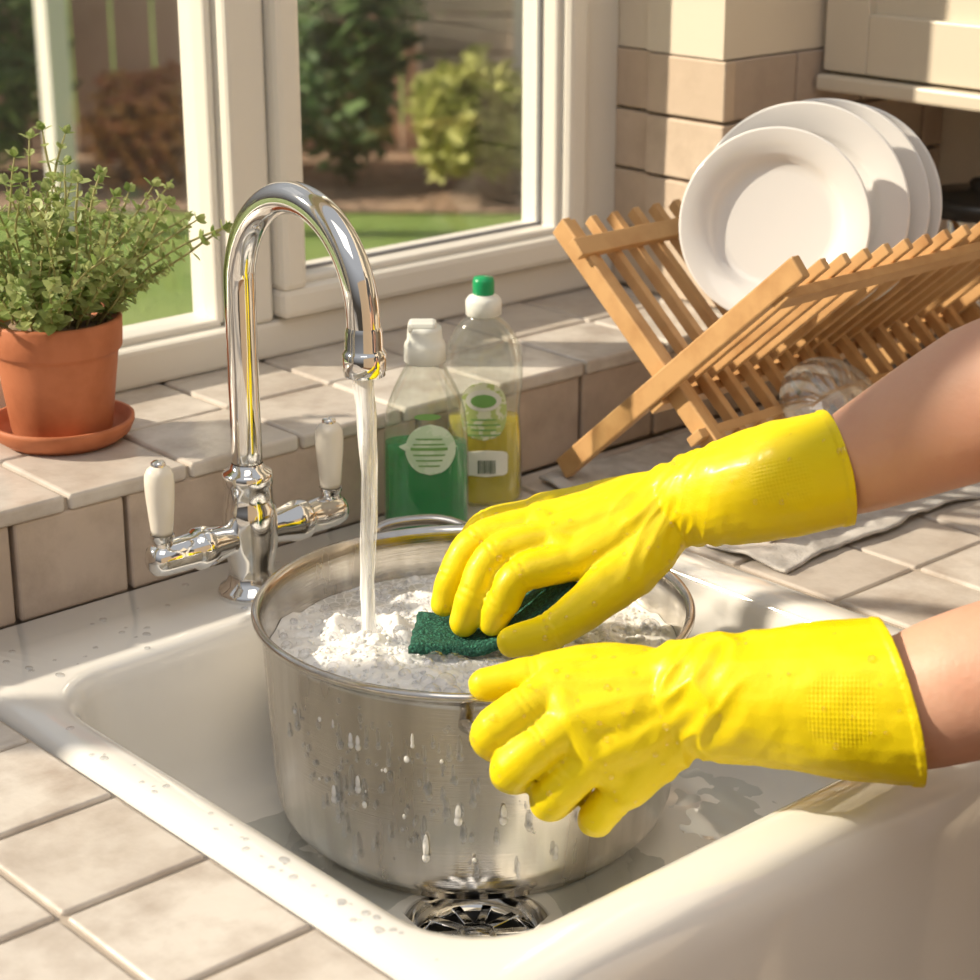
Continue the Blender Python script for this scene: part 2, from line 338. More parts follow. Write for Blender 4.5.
shrub('garden_shrub',CW(-.74,7.0,-.45),(.14,.14,.24),800,(.10,.16,.06),(.26,.34,.12))
# ------------------------------------------------------------------ sink
def rrect(x0,x1,y0,y1,r,n=8):
    L=[]
    for cx,cy,a0 in ((x1-r,y1-r,0),(x0+r,y1-r,90),(x0+r,y0+r,180),(x1-r,y0+r,270)):
        for k in range(n+1):
            a=math.radians(a0+90*k/n); L.append((cx+r*math.cos(a),cy+r*math.sin(a)))
    return L
FZ=-.116; DR=(-.041,-.293)
def sink():
    e=empty('kitchen_sink')
    X0,X1,Y0,Y1=SX0,SX1,-.505,WY-.001
    i0,i1,j0,j1=-.184,.266,-.450,-.046
    loops=[]
    for o,z in ((0,-.255),(0,-.03),(.002,-.014),(.006,-.006),(.012,-.0015),(.018,.0005)):
        loops.append([Vector((x,y,z)) for x,y in rrect(X0+o*.6,X1-o*.6,Y0+o,Y1-o*.3,.022)])
    for g,z,r in ((.014,.0005,.062),(.008,-.001,.057),(.003,-.006,.053),(0,-.014,.05),(-.003,-.05,.05),(-.006,-.085,.05),(-.012,-.103,.05),(-.022,FZ+.003,.05),(-.036,FZ,.05)):
        loops.append([Vector((x,y,z)) for x,y in rrect(i0-g,i1+g,j0-g,j1+g,r)])
    ang=[math.atan2(p.y-DR[1],p.x-DR[0]) for p in loops[-1]]
    for rr,z in ((.048,FZ),(.0455,FZ-.0015),(.044,FZ-.02)):
        loops.append([Vector((DR[0]+rr*math.cos(a),DR[1]+rr*math.sin(a),z)) for a in ang])
    vs,fs=loft(loops,False,True); obj('basin',mesh('basin',vs,fs),M_cer,e)
    dz=FZ-.0015
    lathe('drain_flange',[(.0460,dz),(.0460,dz+.0010),(.042,dz+.0015),(.037,dz-.001),(.031,dz-.006),(.030,dz-.009)],M_chrome,48,(DR[0],DR[1],0),None,e)
    lathe('drain_pit',[(.031,dz-.008),(.0295,dz-.014),(.0001,dz-.0145)],P('drain_dark',(.02,.02,.02),.4),40,(DR[0],DR[1],0),None,e)
    for k in range(10):
        a=2*math.pi*k/10; d=Vector((math.cos(a),math.sin(a),0)); c=Vector((DR[0],DR[1],dz-.0065))
        bar('drain_spoke',c+d*.008,c+d*.032,.006,.0025,(-d.y,d.x,0),M_chrome,e,.0006)
    lathe('drain_hub',[(.0001,dz-.003),(.009,dz-.004),(.013,dz-.006),(.013,dz-.009)],M_chrome,24,(DR[0],DR[1],0),None,e)
    Vp=[];Fp=[];nx,ny=90,80
    for i in range(nx+1):
        for j in range(ny+1):
            x=-.165+.40*i/nx; y=-.425+.34*j/ny
            edge=min(x+.165,.235-x,y+.425,-.085-y); dd=math.hypot(x-DR[0],y-DR[1])
            z=FZ+.0016*(noise.noise(Vector((x*13,y*13,4)))+.20)+.00035*noise.noise(Vector((x*90,y*90,1)))
            z=min(z,FZ+.0018)-.004*math.exp(-edge/.006)-.003*math.exp(-max(0,dd-.047)/.004)
            Vp.append(Vector((x,y,z)))
    for i in range(nx):
        for j in range(ny):
            a=i*(ny+1)+j; c_=(Vp[a]+Vp[a+ny+2])*.5
            if math.hypot(c_.x-DR[0],c_.y-DR[1])<.050 or max(Vp[q].z for q in (a,a+1,a+ny+1,a+ny+2))<FZ-.0002: continue
            Fp.append((a,a+ny+1,a+ny+2,a+1))
    obj('water_film',mesh('water_film',Vp,Fp),clearmat('film_water',(.93,.95,.95),.08,.02,0,.8),e)
    bm=bmesh.new()
    for i in range(190):
        k=random.random()
        if k<.4: x,y,z=random.uniform(-.17,.0),random.uniform(-.43,-.34),FZ
        elif k<.8: x,y,z=random.uniform(-.20,.28),random.uniform(-.035,.05),.0005
        else: x,y,z=random.uniform(-.214,-.200),random.uniform(-.45,-.1),.0005
        if math.hypot(x-DR[0],y-DR[1])<.052 and z<-.05: continue
        s=random.uniform(.0007,.003)
        bmesh.ops.create_icosphere(bm,subdivisions=2,radius=s,matrix=Matrix.Translation((x,y,z))@Matrix.Diagonal((1,random.uniform(.8,1.4),.35,1)))
    me=D.meshes.new('droplets'); bm.to_mesh(me); bm.free(); obj('droplets',me,M_bead,e)
    box('sink_cabinet',(X0+.02,-.47,-.9),(X1-.02,WY,-.256),M_cab,0,e)
sink()
# ------------------------------------------------------------------ tap
TX,TY=.006,-.001
STR=(.005,-.136)
def tap():
    e=empty('mixer_tap')
    lathe('base',[(.0001,0),(.024,0),(.0245,.003),(.023,.006),(.0185,.009),(.0165,.015),(.0160,.022),(.0180,.030),(.0195,.038),(.0195,.058),(.0185,.066),(.0170,.070),(.0170,.082),(.0178,.083),(.0178,.090),(.0165,.092),(.0125,.094),(.0110,.098)],M_chrome,48,(TX,TY,0),None,e)
    pts=[Vector((TX,TY,.090)),Vector((TX,TY,.16)),Vector((TX,TY,.222))]
    for k in range(1,13):
        a=math.pi*k/12; pts.append(Vector((TX-.001*k/12,TY-.0675+.0675*math.cos(a),.222+.071*math.sin(a))))
    pts.append(Vector((STR[0],STR[1],.212)))
    tube('spout',pts,.0108,M_chrome,4,24,e,False)
    lathe('nozzle',[(.0108,.222),(.0118,.219),(.0122,.208),(.0132,.206),(.0140,.205),(.0140,.194),(.0132,.193),(.0132,.1905),(.011,.190),(.010,.192),(.0001,.193)],M_chrome,40,(STR[0],STR[1],0),None,e)
    vz=.045
    for s in (-1,1):
        rot=Matrix.Rotation(math.radians(90*s),3,'Y')
        lathe('valve',[(.0105,.012),(.0115,.022),(.0140,.034),(.0150,.037),(.0150,.046),(.0135,.048),(.0125,.050),(.0125,.062),(.0120,.074),(.0105,.080),(.0065,.083),(.0001,.084)],M_chrome,40,(TX,TY,vz),rot,e)
        x=TX+s*.072; z=vz
        lathe('lever_neck',[(.0085,z+.004),(.0070,z+.012),(.0070,z+.014),(.0082,z+.0155),(.0082,z+.018)],M_chrome,28,(x,TY,0),None,e)
        lathe('lever_handle',[(.0070,z+.0175),(.0078,z+.022),(.0090,z+.034),(.0100,z+.046),(.0103,z+.055),(.0098,z+.061),(.0078,z+.065),(.0040,z+.0675)],M_porc,32,(x,TY,0),None,e,True,True)
        lathe('lever_tip',[(.0050,z+.0665),(.0050,z+.069),(.0030,z+.0705),(.0001,z+.071)],M_chrome,24,(x,TY,0),None,e)
tap()
# ------------------------------------------------------------------ saucepan
PC=Vector((.045,-.194)); PB=FZ+.0005
def pot():
    e=empty('stock_pot'); z0=PB; zt=.040
    prof=[(.0001,z0),(.106,z0),(.109,z0+.002),(.110,z0+.008),(.113,z0+.0095),(.121,z0+.013),(.128,z0+.021),(.1315,z0+.032),(.1340,z0+.075),(.1368,z0+.125),(.1378,zt-.009),(.1390,zt-.005),(.1422,zt-.003),(.1437,zt-.001),(.1437,zt+.001),(.1425,zt+.0030),(.1398,zt+.0028),(.1372,zt-.001),(.1358,zt-.010),(.1340,z0+.11),(.131,z0+.04),(.120,z0+.018),(.0001,z0+.014)]
    lathe('body',prof,M_pot,128,(PC.x,PC.y,0),None,e)
    for s in (0,1):
        a=math.radians(63+180*s); d=Vector((math.cos(a),math.sin(a),0)); t=Vector((-d.y,d.x,0)); c=Vector((PC.x,PC.y,0)); z=.030
        pts=[c+d*.134+t*.040+Vector((0,0,z-.008)),c+d*.146+t*.041+Vector((0,0,z-.003)),c+d*.163+t*.036+Vector((0,0,z+.001)),c+d*.172+t*.020+Vector((0,0,z+.005)),c+d*.174+Vector((0,0,z+.006)),
             c+d*.172-t*.020+Vector((0,0,z+.005)),c+d*.163-t*.036+Vector((0,0,z+.001)),c+d*.146-t*.041+Vector((0,0,z-.003)),c+d*.134-t*.040+Vector((0,0,z-.008))]
        tube('handle',pts,.0042,M_steel,6,14,e)
pot()
def foam():
    e=empty('soap_foam')
    m=P('foam',(.95,.945,.935),.35,sss=.5,coat=.3); nt=m.node_tree; b=nt.nodes['Principled BSDF']; L=nt.links.new
    b.inputs['Subsurface Radius'].default_value=(1,1,1); b.inputs['Subsurface Scale'].default_value=.005; b.inputs['Coat Roughness'].default_value=.1
    tc=nt.nodes.new('ShaderNodeTexCoord'); v=nt.nodes.new('ShaderNodeTexVoronoi'); v.inputs['Scale'].default_value=360
    v2=nt.nodes.new('ShaderNodeTexVoronoi'); v2.inputs['Scale'].default_value=160; ad=nt.nodes.new('ShaderNodeMath'); ad.operation='ADD'
    bp=nt.nodes.new('ShaderNodeBump'); bp.invert=True; bp.inputs['Strength'].default_value=.32; bp.inputs['Distance'].default_value=.0015
    for q in (v,v2): L(tc.outputs['Object'],q.inputs['Vector'])
    L(v.outputs['Distance'],ad.inputs[0]); L(v2.outputs['Distance'],ad.inputs[1]); L(ad.outputs[0],bp.inputs['Height']); L(bp.outputs['Normal'],b.inputs['Normal'])
    mw=P('sudsy_water',(.62,.62,.60),.08,coat=.6); nw=mw.node_tree; bw=nw.nodes['Principled BSDF']; Lw=nw.links.new
    t2=nw.nodes.new('ShaderNodeTexCoord'); nn=nw.nodes.new('ShaderNodeTexNoise'); nn.inputs['Scale'].default_value=24; nn.inputs['Detail'].default_value=6
    vv=nw.nodes.new('ShaderNodeTexVoronoi'); vv.inputs['Scale'].default_value=150; vv.feature='DISTANCE_TO_EDGE'
    r1=nw.nodes.new('ShaderNodeValToRGB'); r1.color_ramp.elements[0].position=.40; r1.color_ramp.elements[1].position=.60; r1.color_ramp.elements[0].color=(.50,.50,.49,1); r1.color_ramp.elements[1].color=(.86,.85,.84,1)
    r2=nw.nodes.new('ShaderNodeValToRGB'); r2.color_ramp.elements[0].position=.0; r2.color_ramp.elements[1].position=.10; r2.color_ramp.elements[0].color=(.35,.35,.35,1); r2.color_ramp.elements[1].color=(0,0,0,1)
    mxx=nw.nodes.new('ShaderNodeMixRGB'); mxx.blend_type='ADD'; mxx.inputs[0].default_value=1
    bq=nw.nodes.new('ShaderNodeBump'); bq.inputs['Strength'].default_value=.4; bq.inputs['Distance'].default_value=.0015
    Lw(t2.outputs['Object'],nn.inputs['Vector']); Lw(t2.outputs['Object'],vv.inputs['Vector']); Lw(nn.outputs['Fac'],r1.inputs[0]); Lw(vv.outputs['Distance'],r2.inputs[0])
    Lw(r1.outputs[0],mxx.inputs[1]); Lw(r2.outputs[0],mxx.inputs[2]); Lw(mxx.outputs[0],bw.inputs['Base Color']); Lw(vv.outputs['Distance'],bq.inputs['Height']); Lw(bq.outputs['Normal'],bw.inputs['Normal'])
    WZ=.0085
    def dstr(x,y): return math.hypot(x-STR[0],y-STR[1])
    def grid(fn,Rm,nr,na,name,mt):
        V=[Vector((PC.x,PC.y,fn(PC.x,PC.y)))];Fs=[]
        for i in range(1,nr+1):
            r=Rm*i/nr
            for j in range(na):
                a=2*math.pi*j/na; x=PC.x+r*math.cos(a); y=PC.y+r*math.sin(a); V.append(Vector((x,y,fn(x,y))))
        for j in range(na): Fs.append((0,1+j,1+(j+1)%na))
        for i in range(nr-1):
            for j in range(na):
                a=1+i*na+j;b_=1+i*na+(j+1)%na; Fs.append((a,b_,b_+na,a+na))
        obj(name,mesh(name,V,Fs),mt,e)
    def wz(x,y):
        d=dstr(x,y); return WZ+.0018*math.sin(d*260)*math.exp(-d/.05)+.0008*noise.noise(Vector((x*50,y*50,0)))-.004*math.exp(-(d/.01)**2)
    grid(wz,.1343,60,150,'water_surface',mw)
    def hz(x,y):
        q=Vector((x,y,0)); d=dstr(x,y)
        n1=noise.fractal(q*12,.9,2.0,2); n2=noise.fractal(q*45+Vector((3,1,0)),.8,2.0,2)
        puff=abs(noise.noise(q*38+Vector((0,5,1))))
        z=WZ+.0005+.0060*n1+.0018*n2+.0050*(.5-puff)
        z+=.014*math.exp(-((x+.035)**2+(y+.235)**2)/.0030)+.013*math.exp(-((x-.035)**2+(y+.285)**2)/.0035)+.008*math.exp(-((x+.06)**2+(y+.16)**2)/.0016)
        z+=.004*math.exp(-((x-.13)**2+(y+.23)**2)/.002)-.007*math.exp(-((x-.14)**2+(y+.13)**2)/.003)-.004*math.exp(-((x-.04)**2+(y+.09)**2)/.0012)
        z+=.008*math.exp(-((d-.022)/.010)**2)*(1+.6*noise.noise(q*70))-.012*math.exp(-(d/.010)**2)
        return min(z,.034)
    grid(hz,.1345,100,290,'suds_surface',m)
    bm=bmesh.new()
    for i in range(1500):
        r=.130*math.sqrt(random.random()); a=random.uniform(0,6.283); x=PC.x+r*math.cos(a);y=PC.y+r*math.sin(a)
        if dstr(x,y)<.012 or hz(x,y)<wz(x,y): continue
        s=random.uniform(.0009,.0024) if random.random()<.85 else random.uniform(.0024,.0046)
        bmesh.ops.create_icosphere(bm,subdivisions=2,radius=s,matrix=Matrix.Translation((x,y,hz(x,y)-s*.35)))
    me=D.meshes.new('bubbles'); bm.to_mesh(me); bm.free(); obj('bubbles',me,m,e)
    bm=bmesh.new(); 
    for i in range(210):
        r=.128*math.sqrt(random.random()); a=random.uniform(0,6.283); x=PC.x+r*math.cos(a);y=PC.y+r*math.sin(a)
        s=random.uniform(.0015,.0050) if random.random()<.85 else random.uniform(.005,.008)
        bmesh.ops.create_icosphere(bm,subdivisions=3,radius=s,matrix=Matrix.Translation((x,y,max(hz(x,y),wz(x,y))+s*.1)))
    me=D.meshes.new('clear_bubbles'); bm.to_mesh(me); bm.free(); obj('clear_bubbles',me,clearmat('bubble_film',(.985,.985,1),.05,.02,.05,.55),e,True)
    for nm,mt,cnt in (('suds_drips',m,24),('water_drips',M_bead,150)):
        bm=bmesh.new()
        for i in range(cnt):
            a=math.radians(random.choice((random.gauss(196,12),random.gauss(222,18),random.uniform(172,262)))); z=random.uniform(-.085,.028)*random.random()**.3
            fq=max(0,min(1,(.031-z)/.147)); rr=.1378-.0040*fq-.0004
            if z<-.084: continue
            s=random.uniform(.0006,.0021); l=random.choice((1.1,1.3,1.8,3.0,4.6))
            M=Matrix.Translation((PC.x+rr*math.cos(a),PC.y+rr*math.sin(a),z))@Matrix.Rotation(a,4,'Z')@Matrix.Diagonal((.55,1,l,1))
            bmesh.ops.create_icosphere(bm,subdivisions=2,radius=s,matrix=M)
            if l>2.6: bmesh.ops.create_icosphere(bm,subdivisions=2,radius=s*1.3,matrix=Matrix.Translation((PC.x+(rr-.0002)*math.cos(a),PC.y+(rr-.0002)*math.sin(a),z-s*l*.85))@Matrix.Rotation(a,4,'Z')@Matrix.Diagonal((.65,1,1.3,1)))
        me=D.meshes.new(nm); bm.to_mesh(me); bm.free(); obj(nm,me,mt,e)
foam()
def water():
    m=newmat('water'); nt=m.node_tree; L=nt.links.new; b=nt.nodes['Principled BSDF']
    b.inputs['Base Color'].default_value=(.93,.94,.95,1); b.inputs['Roughness'].default_value=.1
    tr=nt.nodes.new('ShaderNodeBsdfTransparent'); mx=nt.nodes.new('ShaderNodeMixShader'); tc=nt.nodes.new('ShaderNodeTexCoord')
    mp=nt.nodes.new('ShaderNodeMapping'); mp.inputs['Scale'].default_value=(300,300,14); n=nt.nodes.new('ShaderNodeTexNoise'); n.inputs['Scale'].default_value=1; n.inputs['Detail'].default_value=3
    mr=nt.nodes.new('ShaderNodeMapRange'); mr.inputs['From Min'].default_value=.38; mr.inputs['From Max'].default_value=.62; mr.inputs['To Min'].default_value=.2; mr.inputs['To Max'].default_value=.9
    L(tc.outputs['Object'],mp.inputs[0]); L(mp.outputs[0],n.inputs['Vector']); L(n.outputs['Fac'],mr.inputs['Value']); L(mr.outputs[0],mx.inputs[0]); L(tr.outputs[0],mx.inputs[1]); L(b.outputs[0],mx.inputs[2]); L(mx.outputs[0],nt.nodes['Material Output'].inputs['Surface'])
    loops=[];N=60;seg=20
    for i in range(N+1):
        z=.192-(.192-.004)*i/N; f=i/N
        L_=[]
        for j in range(seg):
            a=2*math.pi*j/seg; r=.0072-.0030*f**.6; r*=1+.16*math.sin(3*a+f*9)+.14*noise.noise(Vector((math.cos(a),math.sin(a),f*9)))
            if f>.93: r*=1+(f-.93)*12
            L_.append(Vector((STR[0]+r*math.cos(a)+.0012*math.sin(f*5),STR[1]+r*math.sin(a),z)))
        loops.append(L_)
    vs,fs=loft(loops); obj('water_stream',mesh('water_stream',vs,fs),m)
water()
# ------------------------------------------------------------------ bottles
M_clearp=clearmat('clear_plastic',(.95,.97,.94),.05,.06,.05,.7)
def bottle(name,loc,secs,liquid_top,liq,labs):
    e=empty(name); yaw=math.radians(-42); loc=Vector(loc); Rz=Matrix.Rotation(yaw,4,'Z')
    P2,_=cat([Vector(s) for s in secs],[0]*len(secs),5); seg=40
    def ring(w,d,z,ex=2.4):
        L=[]
        for j in range(seg):
            a=2*math.pi*j/seg; c,s=math.cos(a),math.sin(a)
            L.append(loc+(Rz@Vector((math.copysign(abs(c)**(2/ex),c)*w,math.copysign(abs(s)**(2/ex),s)*d,z))))
        return L
    vs,fs=loft([ring(p.x,p.y,p.z) for p in P2],True,True); obj('bottle',mesh('bottle',vs,fs),M_clearp,e)
    Lq=[ring(p.x-.0012,p.y-.0012,p.z+.001) for p in P2 if p.z<liquid_top]
    vs,fs=loft(Lq,True,True); obj('liquid',mesh('liquid',vs,fs),liq,e)
    def at(z):
        for i in range(len(P2)-1):
            if P2[i].z<=z<=P2[i+1].z and P2[i+1].z>P2[i].z:
                t=(z-P2[i].z)/(P2[i+1].z-P2[i].z); return P2[i].lerp(P2[i+1],t)
        return P2[0]
    for (x0,lw,z0,z1,shape,lab,off) in labs:
        V=[];Fs=[];nu,nv=16,20
        for i in range(nv+1):
            z=z0+(z1-z0)*i/nv; q=at(z); k=2*i/nv-1
            hw=lw*(math.sqrt(max(0,1-abs(k)**shape)) if shape else 1)
            for j in range(nu+1):
                x=x0+(2*j/nu-1)*hw; x=max(-q.x*.97,min(q.x*.97,x)); s=(1-(abs(x)/q.x)**2.4)**(1/2.4); V.append(loc+(Rz@Vector((x,-(q.y*s+off),z))))
        for i in range(nv):
            for j in range(nu): a=i*(nu+1)+j; Fs.append((a,a+1,a+nu+2,a+nu+1))
        obj('label',mesh('label',V,Fs),lab,e)
    return e
def liqmat(n,c,tc_):
    m=P(n,c,.05,coat=.3); nt=m.node_tree; b=nt.nodes['Principled BSDF']
    t=nt.nodes.new('ShaderNodeBsdfTransparent'); t.inputs[0].default_value=(*tc_,1); mx=nt.nodes.new('ShaderNodeMixShader'); mx.inputs[0].default_value=.45
    nt.links.new(t.outputs[0],mx.inputs[1]); nt.links.new(b.outputs[0],mx.inputs[2]); nt.links.new(mx.outputs[0],nt.nodes['Material Output'].inputs['Surface']); return m
Lg=liqmat('green_soap',(.01,.50,.14),(.12,.80,.36)); Ly=liqmat('yellow_soap',(.86,.74,.02),(.97,.92,.22))
labA=P('label_pale_green',(.58,.76,.52),.4,mott=(90,(.70,.84,.64),.48,.52)); labB=P('label_olive',(.50,.60,.22),.4,mott=(160,(.78,.80,.60),.48,.55))
labC=P('label_white',(.80,.80,.72),.4); labD=P('label_print_dark',(.06,.10,.05),.4); labG=P('label_green',(.20,.42,.12),.4)
secs1=[(.026,.014,0),(.0315,.018,.003),(.0325,.0185,.010),(.0325,.0185,.045),(.0320,.0180,.075),(.0300,.017,.095),(.0255,.0165,.110),(.0185,.015,.124),(.0140,.013,.133),(.0135,.013,.139)]
c=Vector((.182,.015,0))
labs=[(.004,.019,.050,.090,2,labA,.0006),(.002,.022,.066,.078,1.2,labA,.0008),(.002,.010,.093,.098,2,labG,.0006)]
for q in range(6): labs.append((.003,.014-.002*abs(q-3),.057+q*.0042,.0581+q*.0042+(.0012 if q==3 else 0),0,labG,.0012))
e=bottle('dish_soap_bottle',c,secs1,.072,Lg,labs)
Mcap=P('white_cap',(.78,.80,.76),.3)
Rz=Matrix.Rotation(math.radians(-42),4,'Z')
lathe('cap_collar',[(.0145,.134),(.0158,.135),(.0158,.146),(.0150,.149),(.0135,.151),(.0130,.158),(.0125,.161),(.0001,.162)],Mcap,40,c,None,e)
box('cap_flap',(-.0125,-.009,.157),(.009,.009,.1655),Mcap,.003,e,Matrix.Translation(c)@Rz)
secs2=[(.024,.014,0),(.0295,.018,.003),(.0305,.0185,.010),(.0300,.018,.05),(.0285,.0175,.075),(.0305,.018,.098),(.0305,.018,.118),(.0270,.017,.133),(.0190,.014,.146),(.0120,.012,.152),(.0115,.0115,.156)]
c=Vector((.258,.034,0))
labs=[(.002,.017,.026,.048,10,labC,.0005),(0,.018,.056,.104,3,labB,.0005),(0,.014,.080,.098,2,labC,.0009),(0,.010,.083,.094,2,labG,.0012)]
for q in range(9): labs.append((-.004+q*.0016,.0004 if q%3 else .0006,.029,.040,0,labD,.0013))
for q in range(4): labs.append((0,.013-.003*(q%2),.060+q*.0042,.0612+q*.0042,0,labG,.0011))
e=bottle('dish_soap_bottle',c,secs2,.074,Ly,labs)
lathe('cap_collar',[(.0125,.153),(.0140,.154),(.0140,.165),(.0120,.168),(.0075,.170),(.0070,.172)],Mcap,36,c,None,e)
lathe('cap_green',[(.0075,.169),(.0085,.171),(.0085,.180),(.0075,.183),(.0001,.184)],P('green_cap',(.01,.33,.12),.3),30,c,None,e)
# ------------------------------------------------------------------ potted herb
def plant():
    e=empty('potted_thyme'); c=Vector((-.036,.176,0)); z=SILL
    lathe('saucer',[(.0001,z),(.042,z),(.050,z+.006),(.0535,z+.014),(.0535,z+.017),(.0505,z+.017),(.048,z+.010),(.040,z+.005),(.0001,z+.005)],M_terra,64,c,None,e)
    b=z+.006
    lathe('pot',[(.0001,b),(.0355,b),(.0370,b+.003),(.0445,b+.060),(.0450,b+.063),(.0470,b+.064),(.0480,b+.066),(.0490,b+.086),(.0480,b+.088),(.0450,b+.088),(.0438,b+.078),(.0001,b+.077)],M_terra,64,c,None,e)
    lathe('soil',[(.0438,b+.079),(.03,b+.082),(.0001,b+.083)],soil,40,c,None,e)
    top=b+.079
    m=newmat('herb_leaf'); nt=m.node_tree; bs=nt.nodes['Principled BSDF']; g=nt.nodes.new('ShaderNodeNewGeometry'); r=nt.nodes.new('ShaderNodeValToRGB')
    r.color_ramp.elements[0].color=(.22,.33,.08,1); r.color_ramp.elements[1].color=(.56,.62,.28,1)
    nt.links.new(g.outputs['Random Per Island'],r.inputs[0]); nt.links.new(r.outputs[0],bs.inputs['Base Color']); bs.inputs['Roughness'].default_value=.5
    tl=nt.nodes.new('ShaderNodeBsdfTranslucent'); nt.links.new(r.outputs[0],tl.inputs[0]); mx=nt.nodes.new('ShaderNodeMixShader'); mx.inputs[0].default_value=.4
    nt.links.new(bs.outputs[0],mx.inputs[1]); nt.links.new(tl.outputs[0],mx.inputs[2]); nt.links.new(mx.outputs[0],nt.nodes['Material Output'].inputs['Surface'])
    ms=P('herb_stem',(.34,.32,.13),.6)
    SV=[];SF=[];LV=[];LF=[]
    def leaf(p,d,n,s):
        d=d.normalized(); sd=d.cross(n).normalized(); n=sd.cross(d)
        k=len(LV); w=s*.36
        LV.extend([p,p+d*s*.35+sd*w+n*s*.05,p+d*s*.75+sd*w*.7+n*s*.02,p+d*s-n*s*.08,p+d*s*.75-sd*w*.7+n*s*.02,p+d*s*.35-sd*w+n*s*.05,p+d*s*.5-n*s*.06])
        LF.extend([(k,k+1,k+6),(k+1,k+2,k+6),(k+2,k+3,k+6),(k+3,k+4,k+6),(k+4,k+5,k+6),(k+5,k,k+6)])
    for i in range(74):
        a=random.uniform(0,6.283); r0=random.uniform(0,.036); lean=random.uniform(.15,1.0)*(.4+r0/.034*.8)
        L=random.uniform(.065,.122); 
        if i<6: a=[-.75,-.5,2.6,.2,-1.2,-.9][i]; L=.128;lean=.85 if i!=4 else .5
        if 6<=i<13: L=random.uniform(.125,.150); lean=random.uniform(.08,.45); r0=.012
        p=c+Vector((r0*math.cos(a),r0*math.sin(a),top)); d=Vector((math.cos(a)*lean,math.sin(a)*lean,1)).normalized()
        if d.y>0 : d.y*=.35
        n=12; st=L/n; path=[p.copy()]
        for k in range(n):
            d=(d+Vector((random.uniform(-.14,.14),random.uniform(-.14,.14),random.uniform(-.05,.04)-.03*lean))).normalized(); p=p+d*st
            if p.y>.225: p.y=.225
            path.append(p.copy())
            if k>=1:
                o=Matrix.Rotation(k*1.57+random.uniform(-.4,.4),3,d)@d.orthogonal().normalized()
                s=random.uniform(.0085,.0155)*(1-.4*k/n)
                for sg in (-1,1): leaf(p,o*sg+d*random.uniform(.2,.8),d,s)
                if random.random()<.45:
                    o2=Matrix.Rotation(1.57,3,d)@o
                    for sg in (-1,1): leaf(p+d*.002,o2*sg+d*.8,d,s*.65)
        for q in range(3): leaf(p,d+Vector((random.uniform(-.5,.5),random.uniform(-.5,.5),0)),d.orthogonal(),.008)
        vs,fs=sweep(path,[.0009]*(n)+[.0005],5); k=len(SV); SV+=vs; SF+=[tuple(x+k for x in f) for f in fs]
    obj('stems',mesh('stems',SV,SF),ms,e); obj('leaves',mesh('leaves',LV,LF),m,e,False)
plant()
# ------------------------------------------------------------------ rack, plates
XA,XB=.34,.72
def rack():
    e=empty('dish_rack'); X=(1,0,0)
    def A(s): return Vector((0,.036+( -.200-.036)*s,.006+.198*(1-s)))
    def B(s): return Vector((0,-.2055+(.030+.2055)*s,.006+.210*(1-s)))
    off=lambda v,x: Vector((x,v.y,v.z))
    n=14
    for i in range(n+1):
        x=XA+.018+i*(XB-XA-.036)/n
        bar('slat_a',off(A(-.03),x),off(A(.70),x),.0075,.010,X,M_wood,e)
        xb=x+.5*(XB-XA-.036)/n
        if i<n: bar('slat_b',off(B(-.012),xb),off(B(.60),xb),.0065,.009,X,M_wood,e)
    for x in (XA,XB):
        bar('leg_a',off(A(-.03),x+.009),off(A(.975),x+.009),.009,.018,X,M_wood,e,.0015)
        bar('leg_b',off(B(-.03),x-.002),off(B(.975),x-.002),.009,.018,X,M_wood,e,.0015)
    def rail(nm,v,o): bar(nm,off(v,XA-.004)+o,off(v,XB+.006)+o,.016,.008,(0,o.z,-o.y),M_wood,e,.001)
    rail('rail_a_top',A(.07),Vector((0,-.0068,.0068))); rail('rail_a_low',A(.63),Vector((0,-.0068,-.0072)))
    rail('rail_b_top',B(.07),Vector((0,-.0068,-.0068))); rail('rail_b_low',B(.57),Vector((0,-.0068,-.0072)))
rack()
def plate(x,y,z,R_,nrm):
    prof=[(.0001,-.006),(.55*R_,-.006),(.58*R_,-.008),(.60*R_,-.006),(.72*R_,-.001),(.97*R_,.008),(R_,.010),(R_,.0115),(.975*R_,.0115),(.75*R_,.0045),(.70*R_,.0020),(.66*R_,-.0025),(.55*R_,-.0035),(.0001,-.0035)]
    n=Vector(nrm).normalized(); q=n.to_track_quat('Z','Y').to_matrix()
    lathe('dinner_plate',prof,M_white,96,(x,y,z),q)
N0=(-.88,-.47,.20)
plate(.468,-.080,.212,.0765,(-.86,-.46,.24))
plate(.500,-.080,.218,.087,N0); plate(.526,-.080,.218,.087,N0); plate(.547,-.080,.216,.084,N0)
Mg=clearmat('bowl_glass',(.88,.92,.95),.15,.05,.15,.5)
nb=Vector((-.25,-.6,.75)).normalized().to_track_quat('Z','Y').to_matrix()
lathe('glass_bowl',[(.042,.0),(.0425,.002),(.040,.010),(.031,.019),(.018,.024),(.006,.026),(.0001,.026)],Mg,48,(.470,-.142,.076),nb)
